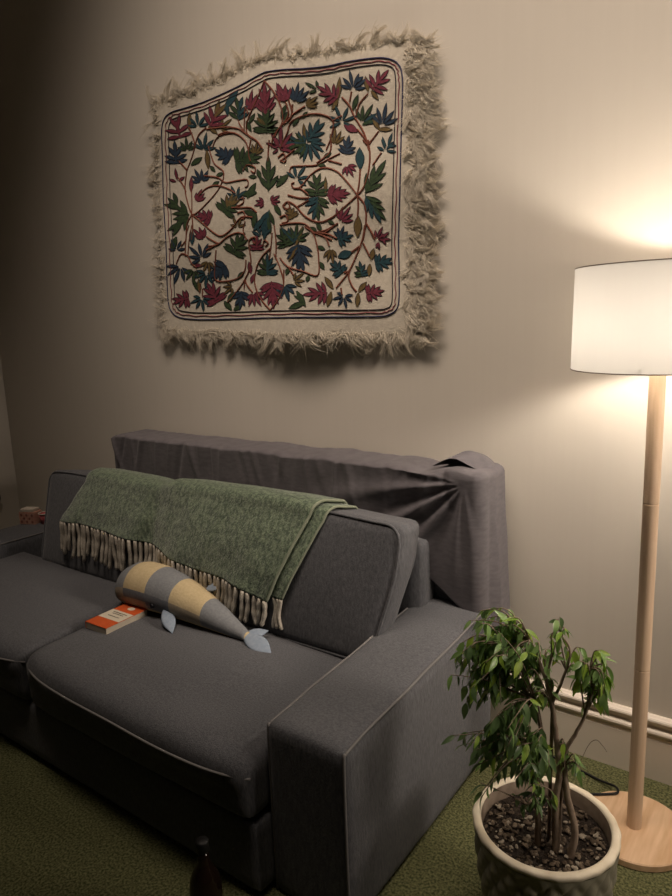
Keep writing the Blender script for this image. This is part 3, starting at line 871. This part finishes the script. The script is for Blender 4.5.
# outer outline of the felt (where the shaggy margin ends) and the cloth grid
def lerp2(a, b, t): return (a[0]+(b[0]-a[0])*t, a[1]+(b[1]-a[1])*t)
TOPE = [(153, 102), (180, 94), (205, 84), (235, 70), (262, 58), (300, 53), (345, 48), (390, 40), (428, 38)]
BOTE = [(162, 332), (200, 335), (240, 336), (280, 338), (320, 338), (360, 338), (395, 338), (424, 338)]
def along(P, t):
    f = t*(len(P)-1); i = min(int(f), len(P)-2); return lerp2(P[i], P[i+1], f-i)
def outer(s, t):
    return lerp2(along(TOPE, s), along(BOTE, s), t)
bm = bmesh.new(); GN, GM = 64, 60
G = [[bm.verts.new(H(*outer(i/GN, j/GM), 0.0)) for j in range(GM+1)] for i in range(GN+1)]
for i in range(GN):
    for j in range(GM): bm.faces.new((G[i][j], G[i][j+1], G[i+1][j+1], G[i+1][j]))
bmesh.ops.recalc_face_normals(bm, faces=bm.faces)
solid(obj('felt_cloth', bm, m_felt, hang), 0.003)
# stitched border: three lines
bm = bmesh.new()
for d, key, r in ((0.0, 'b', 0.0027), (3.6, 'p', 0.0019), (6.8, 'k', 0.0020)):
    P = [(p.x, p.y) for p in spline([(x, y, 0) for x, y in offset_poly(BORDER, d)], 8, True)]
    if key == 'p': P = [(x+0.5*math.sin(i*1.1), y+0.5*math.cos(i*1.1)) for i, (x, y) in enumerate(P)]
    tube(bm, [H(x, y, 0.0025) for x, y in P], r, 5, closed=True, mi=TK.index(key))
obj('stitched_border', bm, [m_thread[k] for k in TK], hang)
# embroidery
emb = bmesh.new()
def poly(P, lift, key):
    V = [emb.verts.new(H(x, y, lift)) for x, y in P]
    f = emb.faces.new(V); f.material_index = TK.index(key)
def lobe(x, y, ang, L, w, key, bend=0.0, grow=0.75):
    a = rad(ang); dx, dy = math.cos(a), -math.sin(a); nx, ny = -dy, dx
    for g, lift, kk in ((grow, 0.0028, 'k'), (0.0, 0.0038, key)):
        LL, ww = L+g*0.8, w+g
        up, dn = [], []
        for i in range(8):
            t = i/7; h = ww*math.sin(math.pi*min(1, 0.06+0.94*t**1.05))**0.8 if t < 1 else 0.1
            h *= 0.72+0.45*t*(1-t)*2 if i else 0.7
            b = bend*t*t*L
            up.append((x+dx*LL*t+nx*(h+b), y+dy*LL*t+ny*(h+b))); dn.append((x+dx*LL*t+nx*(b-h), y+dy*LL*t+ny*(b-h)))
        poly(up+dn[::-1], lift, kk)
def fan(x, y, ang, L, spread, n, keys, w=None, side=0.72):
    """a palmate blossom: n lobes spreading from its foot at x,y"""
    if n >= 7 or L >= 24:                # an oak-leaf shape: lobes set along a midrib
        w = max(0.9, L*0.052+0.50)
        for i in sorted(range(n), key=lambda i: -abs(i-(n-1)/2)):
            u = (i-(n-1)/2)/((n-1)/2); o = (0.05+0.45*(1-abs(u)))*L
            hd = math.copysign(min(1, abs(u)*1.3), u)
            lobe(x+o*math.cos(rad(ang)), y-o*math.sin(rad(ang)), ang+hd*min(spread, 190)*0.42, L*(0.53+0.09*(1-abs(u))), w, keys[i*len(keys)//n], bend=-0.10*u)
        lobe(x, y, ang, L*0.8, w*0.8, keys[0])
        return
    w = w or max(0.7, L*0.052+0.40)
    for i in sorted(range(n), key=lambda i: -abs(i-(n-1)/2)):
        u = (i-(n-1)/2)/max(1, (n-1)/2)
        aa = ang+u*spread/2; o = 0.10*L; LL = L*(1-(1-side)*u*u)*(0.86 if (i-n//2) % 2 else 1.0)
        lobe(x+o*math.cos(rad(aa)), y-o*math.sin(rad(aa)), aa, LL-o, w, keys[i*len(keys)//n], bend=0.10*u)
def stem(P, r=0.0034, key='s', n=6):
    Q = spline([(x, y, 0) for x, y in P], n)
    tube(emb, [H(q.x, q.y, 0.0020) for q in Q], r, 5, mi=TK.index(key))
def crop(ox, oy): return lambda x, y: (ox+x/5.17, oy+y/5.17)
S = 1/5.17
cA, cBq, cC, cD, cE, cF = crop(160, 50), crop(280, 50), crop(160, 140), crop(280, 140), crop(160, 225), crop(280, 225)
def stems(c, *lists):
    for P in lists: stem([c(*p) for p in P])
def fans(c, *rows):
    for x, y, ang, L, sp, n, keys in rows:
        X, Y = c(x, y); fan(X, Y, ang, L*S, sp, n, keys)
def lobes(c, *rows):
    for x, y, ang, L, w, key in rows:
        X, Y = c(x, y); lobe(X, Y, ang, L*S, w*S, key)
# stems first
stems(cA, [(150, 400), (170, 450), (185, 500)], [(240, 400), (200, 440), (180, 500)], [(435, 420), (440, 300), (455, 330)], [(440, 430), (410, 380), (405, 360)],
      [(540, 160), (500, 260), (455, 360), (450, 430), (500, 470), (530, 510)], [(540, 160), (590, 220), (630, 310), (630, 380), (590, 440), (575, 500)],
      [(270, 510), (300, 450), (380, 430), (440, 470), (460, 530)], [(240, 410), (330, 400), (400, 405), (440, 430), (480, 460)], [(300, 440), (340, 425), (390, 430)],
      [(650, 270), (665, 330), (640, 380)], [(672, 350), (620, 400), (590, 450)])
stems(cBq, [(45, 260), (60, 340), (0, 395)], [(55, 340), (130, 290)], [(65, 280), (60, 340)], [(320, 245), (360, 290), (385, 345), (430, 420), (455, 490)],
      [(370, 215), (360, 270)], [(455, 225), (410, 280), (395, 340)], [(400, 410), (440, 460), (455, 490)], [(510, 420), (480, 460), (455, 490), (460, 520)],
      [(40, 420), (60, 370), (140, 335), (220, 335), (275, 370), (265, 450), (240, 517)], [(275, 365), (320, 340)], [(0, 510), (40, 420)])
stems(cC, [(140, 155), (165, 90), (185, 20)], [(140, 155), (100, 110)], [(140, 155), (130, 250), (145, 330), (165, 385)], [(95, 195), (120, 235), (135, 270)],
      [(165, 385), (200, 370), (300, 260), (330, 170), (280, 120), (250, 30)], [(165, 385), (220, 430), (280, 480), (320, 495), (370, 460), (420, 400), (480, 400)],
      [(165, 385), (170, 450), (165, 517)], [(165, 385), (165, 300), (160, 240)], [(165, 385), (140, 440), (135, 517)],
      [(230, 185), (300, 195), (340, 220), (400, 210), (450, 205), (455, 235), (440, 245)], [(200, 290), (240, 250), (290, 235), (350, 250), (390, 275)],
      [(430, 160), (450, 130), (490, 140), (490, 170), (470, 160)], [(370, 350), (420, 350), (470, 350), (500, 375)], [(390, 350), (430, 325), (430, 300), (415, 305)], [(400, 380), (430, 370), (440, 400), (420, 410)],
      [(450, 517), (430, 470), (440, 420)], [(470, 0), (460, 70), (470, 110)], [(640, 340), (660, 320), (672, 350), (650, 360)], [(620, 400), (650, 390), (660, 420), (630, 430)], [(610, 90), (640, 70), (650, 110), (625, 110)], [(565, 0), (560, 60), (560, 110)])
stems(cD, [(455, 0), (465, 80), (455, 180), (430, 250), (400, 285)], [(525, 65), (480, 130)], [(415, 150), (410, 220), (400, 285)],
      [(400, 285), (350, 220), (290, 160), (220, 145), (160, 180), (110, 240), (75, 250), (60, 230), (75, 220)], [(400, 285), (340, 340), (270, 400), (200, 425), (130, 395), (80, 340), (40, 320), (15, 340), (30, 355)],
      [(50, 170), (60, 140), (120, 135), (190, 130), (250, 100), (310, 70)], [(250, 105), (320, 125)], [(400, 285), (405, 340), (400, 410)], [(400, 285), (440, 340), (445, 420), (430, 517)], [(445, 430), (490, 505)],
      [(150, 300), (100, 300), (40, 285)], [(150, 285), (110, 255), (80, 250)], [(150, 310), (90, 345)], [(300, 430), (240, 465), (180, 480), (210, 490), (270, 517)], [(0, 440), (60, 430), (130, 435), (175, 480)], [(265, 0), (260, 60), (230, 90), (190, 120)], [(430, 0), (455, 25), (475, 0)], [(0, 110), (40, 80), (75, 50)])
stems(cE, [(145, 160), (110, 150), (85, 200)], [(145, 160), (165, 200), (190, 220)], [(145, 160), (150, 90), (165, 0)], [(130, 160), (135, 60), (150, 0)], [(110, 110), (135, 80)],
      [(250, 110), (300, 100), (350, 60), (400, 40), (440, 50)], [(240, 60), (290, 90), (310, 95)], [(290, 130), (285, 220), (290, 285), (350, 290), (410, 270), (440, 230), (445, 180)], [(240, 130), (280, 110)],
      [(220, 330), (220, 370)], [(205, 350), (210, 300)], [(350, 400), (400, 340), (440, 280), (470, 200), (460, 100), (470, 70), (495, 65), (495, 95), (480, 90)], [(435, 330), (440, 280)], [(480, 350), (450, 310), (440, 280)],
      [(570, 440), (520, 380), (490, 300), (500, 220), (530, 160), (570, 120)], [(570, 440), (610, 390), (640, 310), (620, 220), (590, 150)], [(530, 110), (540, 80), (560, 95), (545, 110)], [(565, 180), (575, 100), (580, 40)], [(600, 160), (600, 80), (590, 0)])
stems(cF, [(440, 0), (425, 80), (390, 170), (350, 250), (290, 325)], [(430, 95), (465, 165)], [(375, 205), (355, 260), (370, 310), (395, 345)], [(315, 325), (320, 360)], [(410, 110), (370, 140)], [(360, 240), (330, 245)],
      [(455, 5), (490, 75)], [(130, 10), (170, 40), (190, 100), (200, 170), (195, 260), (120, 240), (40, 215), (0, 170)], [(170, 40), (230, 60), (255, 110)], [(170, 40), (240, 45), (295, 70)], [(220, 50), (275, 10)], [(45, 220), (70, 260)], [(20, 230), (20, 300)])
# blossoms and leaves
fans(cA, (105, 455, 105, 125, 190, 6, 'r'), (195, 395, 95, 80, 170, 5, 't'), (255, 400, 62, 150, 110, 6, 'ror'), (310, 405, 22, 80, 110, 4, 'o'), (405, 365, 88, 125, 120, 6, 'tg'),
     (458, 318, 72, 120, 60, 4, 'r'), (545, 335, 92, 150, 95, 7, 'r'), (548, 430, 90, 125, 240, 10, 'g'), (655, 268, 115, 105, 90, 5, 'r'), (225, 515, 80, 90, 150, 5, 't'), (625, 500, 70, 110, 200, 6, 'r'))
lobes(cA, (150, 415, 88, 95, 10, 'o'), (330, 310, 55, 130, 16, 't'), (350, 340, 95, 60, 9, 't'), (470, 420, 115, 60, 10, 'g'), (460, 380, 60, 60, 8, 'g'), (250, 395, -40, 60, 10, 'o'), (640, 360, 60, 50, 8, 'g'), (500, 350, -40, 60, 10, 'o'), (60, 330, 0, 1, 1, 'o'))
fans(cBq, (15, 270, 95, 110, 90, 4, 'r'), (78, 270, 70, 105, 110, 6, 'n'), (300, 250, 150, 115, 150, 7, 'r'), (378, 200, 85, 100, 170, 6, 'n'), (475, 205, 50, 120, 170, 7, 'r'), (130, 290, 28, 85, 70, 4, 'o'), (320, 370, 90, 95, 240, 6, 't'), (425, 375, 60, 110, 120, 5, 'tgg'), (530, 390, 80, 120, 120, 5, 'n'), (195, 205, 150, 75, 110, 3, 'g'), (280, 490, 75, 95, 80, 4, 'o'), (555, 500, 70, 75, 130, 3, 't'),
     (140, 475, 55, 135, 105, 6, 't'), (135, 480, 180, 110, 190, 7, 'tg'), (10, 510, 80, 95, 120, 4, 'r'))
lobes(cBq, (300, 250, 85, 110, 12, 'o'), (300, 255, 240, 65, 11, 'o'), (375, 310, 70, 85, 11, 'g'), (455, 215, 100, 80, 11, 'o'), (470, 210, -50, 60, 10, 'o'), (425, 385, 20, 70, 10, 'g'), (480, 360, -55, 60, 11, 'o'), (505, 410, 0, 75, 11, 'o'), (400, 420, 155, 75, 20, 'r'), (65, 390, 50, 50, 9, 'g'), (115, 350, 50, 40, 7, 'g'), (130, 470, 95, 90, 9, 'o'), (390, 170, 40, 50, 8, 'n'), (5, 350, 70, 70, 10, 'g'))
fans(cC, (85, 125, 95, 110, 170, 7, 'n'), (140, 55, 95, 70, 140, 5, 'g'), (225, 50, 80, 60, 150, 5, 't'), (90, 215, 100, 70, 140, 3, 'r'), (215, 215, 105, 75, 160, 6, 'n'), (365, 95, 150, 85, 180, 9, 'n'), (385, 110, 10, 130, 330, 11, 'g'), (265, 410, 160, 80, 170, 8, 'r'), (325, 375, 50, 110, 290, 11, 'gog'), (185, 320, 55, 75, 70, 4, 'r'), (395, 300, 95, 70, 200, 6, 't'), (150, 385, 150, 150, 60, 4, 'g'), (150, 385, 225, 150, 60, 4, 'g'), (560, 265, 90, 165, 70, 5, 'g'), (540, 325, 180, 55, 100, 4, 'r'), (570, 320, 20, 60, 100, 4, 'r'), (490, 75, 80, 70, 110, 5, 'o'), (615, 45, 100, 55, 240, 5, 'r'), (565, 360, 260, 145, 60, 5, 'tg'), (215, 500, 120, 60, 110, 4, 'r'), (400, 450, 90, 60, 150, 4, 'o'))
lobes(cC, (160, 130, 35, 70, 13, 'g'), (160, 270, 88, 80, 9, 'r'), (250, 150, 95, 100, 12, 'o'), (285, 165, 130, 40, 8, 'g'), (290, 185, 20, 40, 8, 'g'), (90, 330, 110, 60, 10, 'g'), (500, 270, 190, 80, 15, 'g'), (450, 300, 60, 90, 14, 'g'), (600, 240, 45, 90, 15, 'g'), (610, 210, 15, 50, 10, 'g'), (520, 200, 110, 50, 10, 'g'), (500, 390, 160, 70, 14, 'g'), (480, 450, 80, 80, 14, 'g'), (590, 330, -60, 70, 12, 'g'), (540, 400, 230, 90, 13, 't'), (270, 235, 30, 40, 8, 'g'), (80, 480, 70, 90, 12, 'g'), (500, 190, 180, 40, 9, 'g'))
fans(cD, (340, 75, 80, 90, 150, 7, 'n'), (345, 130, -60, 70, 120, 5, 'r'), (545, 55, 75, 75, 170, 4, 't'), (440, 275, 58, 180, 62, 5, 'g'), (440, 285, -55, 165, 70, 6, 'tg'), (240, 285, 5, 110, 130, 9, 'r'), (190, 290, 90, 115, 190, 8, 'g'), (195, 290, 265, 125, 150, 8, 'tg'), (85, 200, 55, 85, 190, 5, 't'), (310, 420, 55, 95, 110, 5, 'r'), (70, 400, 120, 60, 330, 8, 'o'), (500, 510, 45, 70, 120, 4, 'r'), (310, 500, 70, 60, 150, 5, 'n'), (135, 20, 190, 110, 120, 5, 'g'), (150, 10, 290, 120, 130, 6, 't'), (80, 515, 70, 90, 150, 6, 'g'), (20, 210, 170, 50, 90, 3, 'g'))
lobes(cD, (415, 150, 92, 110, 22, 't'), (400, 500, 88, 110, 20, 'o'), (225, 90, 30, 45, 9, 'g'), (190, 125, -10, 45, 9, 'g'), (190, 430, -60, 45, 10, 'g'), (245, 415, -30, 40, 8, 'g'), (155, 450, -30, 40, 8, 'g'), (235, 280, 90, 90, 8, 'o'))
fans(cE, (85, 130, 90, 65, 170, 4, 'n'), (165, 110, 90, 90, 30, 2, 't'), (215, 170, 120, 90, 190, 6, 'n'), (230, 70, 130, 75, 90, 4, 'r'), (105, 215, 250, 100, 150, 5, 'n'), (175, 230, 250, 80, 110, 4, 'g'), (220, 210, 180, 50, 40, 2, 'r'), (240, 250, 250, 85, 180, 6, 't'), (150, 380, 190, 85, 250, 8, 'r'), (215, 380, 260, 70, 200, 6, 't'), (300, 400, 120, 110, 250, 9, 'r'), (345, 210, 215, 110, 150, 9, 'n'), (375, 150, 60, 115, 200, 9, 'g'), (250, 185, 260, 75, 100, 4, 'o'), (500, 130, 90, 70, 330, 7, 'r'), (555, 260, 90, 100, 210, 9, 'tg'), (575, 290, 275, 130, 140, 9, 'r'), (640, 310, 270, 85, 170, 6, 't'), (420, 340, 265, 90, 150, 7, 'n'), (480, 350, 290, 85, 130, 6, 'r'), (375, 320, 200, 60, 130, 4, 'o'), (525, 60, 95, 90, 120, 4, 't'), (655, 110, 110, 90, 200, 7, 'g'))
lobes(cE, (205, 350, 95, 70, 9, 'o'), (195, 340, 110, 60, 8, 'g'), (350, 400, 60, 60, 12, 'g'), (370, 440, 130, 60, 13, 'g'), (380, 440, 30, 50, 11, 'g'), (400, 280, 50, 50, 10, 'g'), (470, 250, 100, 60, 10, 'r'), (470, 300, 70, 50, 9, 'r'), (85, 60, 250, 80, 14, 'g'))
fans(cF, (300, 80, 20, 75, 190, 7, 't'), (265, 120, 265, 85, 80, 4, 'o'), (530, 70, 20, 50, 170, 4, 'r'), (510, 85, 260, 45, 60, 2, 'r'), (490, 200, 10, 90, 170, 8, 't'), (320, 250, 130, 80, 290, 8, 't'), (425, 265, 100, 70, 280, 7, 'tg'), (245, 350, 185, 115, 160, 7, 'r'), (330, 370, 260, 65, 230, 6, 'n'), (445, 355, 10, 85, 220, 9, 'r'), (95, 95, 275, 145, 130, 8, 'n'), (75, 95, 130, 95, 150, 7, 'tg'), (70, 290, 20, 70, 120, 4, 'o'), (25, 310, 270, 85, 170, 6, 'n'), (130, 395, 140, 70, 60, 2, 'g'))
lobes(cF, (370, 140, 200, 75, 21, 't'), (470, 180, 75, 60, 12, 'o'), (465, 200, 265, 65, 12, 'o'), (275, 330, 125, 75, 12, 'o'), (265, 345, 255, 80, 13, 'o'), (405, 345, 50, 65, 12, 'o'), (405, 350, 265, 75, 12, 'o'), (80, 110, 70, 110, 10, 'o'), (90, 110, 240, 90, 9, 'o'), (190, 110, -20, 45, 9, 'g'), (205, 190, -60, 45, 10, 'g'), (150, 260, 250, 35, 9, 'g'), (85, 340, -60, 95, 13, 'g'), (130, 400, 200, 90, 14, 'g'), (45, 220, 250, 40, 9, 'g'))
for f in emb.faces: pass
bmesh.ops.recalc_face_normals(emb, faces=emb.faces)
# shaggy wool margin
obj('embroidery', emb, [m_thread[k] for k in TK], hang, smooth=False)
rnd = random.Random(5)
fl = bmesh.new()
def lock(px, py, ang, L, per, rpx, r):
    """one lock of wool: strands that start apart and draw together towards a curling tip (photo pixels, about 5 mm)"""
    curl = rnd.uniform(-0.7, 0.7); rise = rnd.uniform(0.002, 0.010)
    tx, ty = px+L*math.cos(ang), py-L*math.sin(ang)
    nx, ny = math.sin(ang), math.cos(ang)
    for k in range(per):
        x0, y0 = px+rnd.gauss(0, rpx), py+rnd.gauss(0, rpx)
        x1, y1 = tx+rnd.gauss(0, rpx*0.55), ty+rnd.gauss(0, rpx*0.55)
        if rnd.random() < 0.22: x1 += rnd.gauss(0, rpx*2.2); y1 += rnd.gauss(0, rpx*2.2)
        c = curl*L*0.32+rnd.gauss(0, 0.9); rz = rise*rnd.uniform(0.5, 1.3); P = []
        for q in range(6):
            t = q/5; b = c*math.sin(t*math.pi)*0.8-c*0.7*t*t
            P.append(H(x0+(x1-x0)*t+nx*b, y0+(y1-y0)*t+ny*b, 0.002+rz*math.sin(t*2.7)))
        tube(fl, P, [r, r, r*0.95, r*0.8, r*0.6, r*0.25], 3, cap=False)
def tufts(n, per, fpos, ang, aspread, L0, L1, rpx=2.2, r=0.0012):
    for i in range(n):
        x, y = fpos((i+rnd.random())/n, rnd.random())
        lock(x, y, rad(ang+rnd.gauss(0, aspread)), rnd.uniform(L0, L1), int(per*2.0), rpx*1.15, r*0.55)
# right: wide hairy margin, ragged at its edge
tufts(170, 8, lambda u, v: (408+v*16, 46+u*284), -60, 40, 8, 18, 2.2, 0.0014)
tufts(70, 10, lambda u, v: (421+v*8, 38+u*298), -15, 45, 10, 20, 2.2, 0.0014)
tufts(34, 9, lambda u, v: (421+v*7, 36+u*300), 0, 45, 12, 22, 1.6, 0.0015)
# left: narrow
tufts(46, 6, lambda u, v: (154+u*9+v*3, 104+u*226), 190, 30, 5, 13, 2.0, 0.0014)
# top and bottom edges
tufts(70, 7, lambda u, v: (lambda p: (p[0], p[1]+v*4))(along(TOPE, u)), 85, 28, 5, 12, 2.2, 0.0014)
tufts(30, 12, lambda u, v: (lambda p: (p[0], p[1]+v*3))(along(TOPE, u)), 85, 34, 12, 24, 1.7, 0.0015)
tufts(80, 7, lambda u, v: (lambda p: (p[0], p[1]-v*4))(along(BOTE, u)), 270, 26, 5, 12, 2.2, 0.0014)
tufts(36, 12, lambda u, v: (lambda p: (p[0], p[1]-v*4))(along(BOTE, u)), 272, 34, 11, 20, 1.7, 0.0015)
obj('shaggy_fringe', fl, m_fluff, hang, kind='stuff')
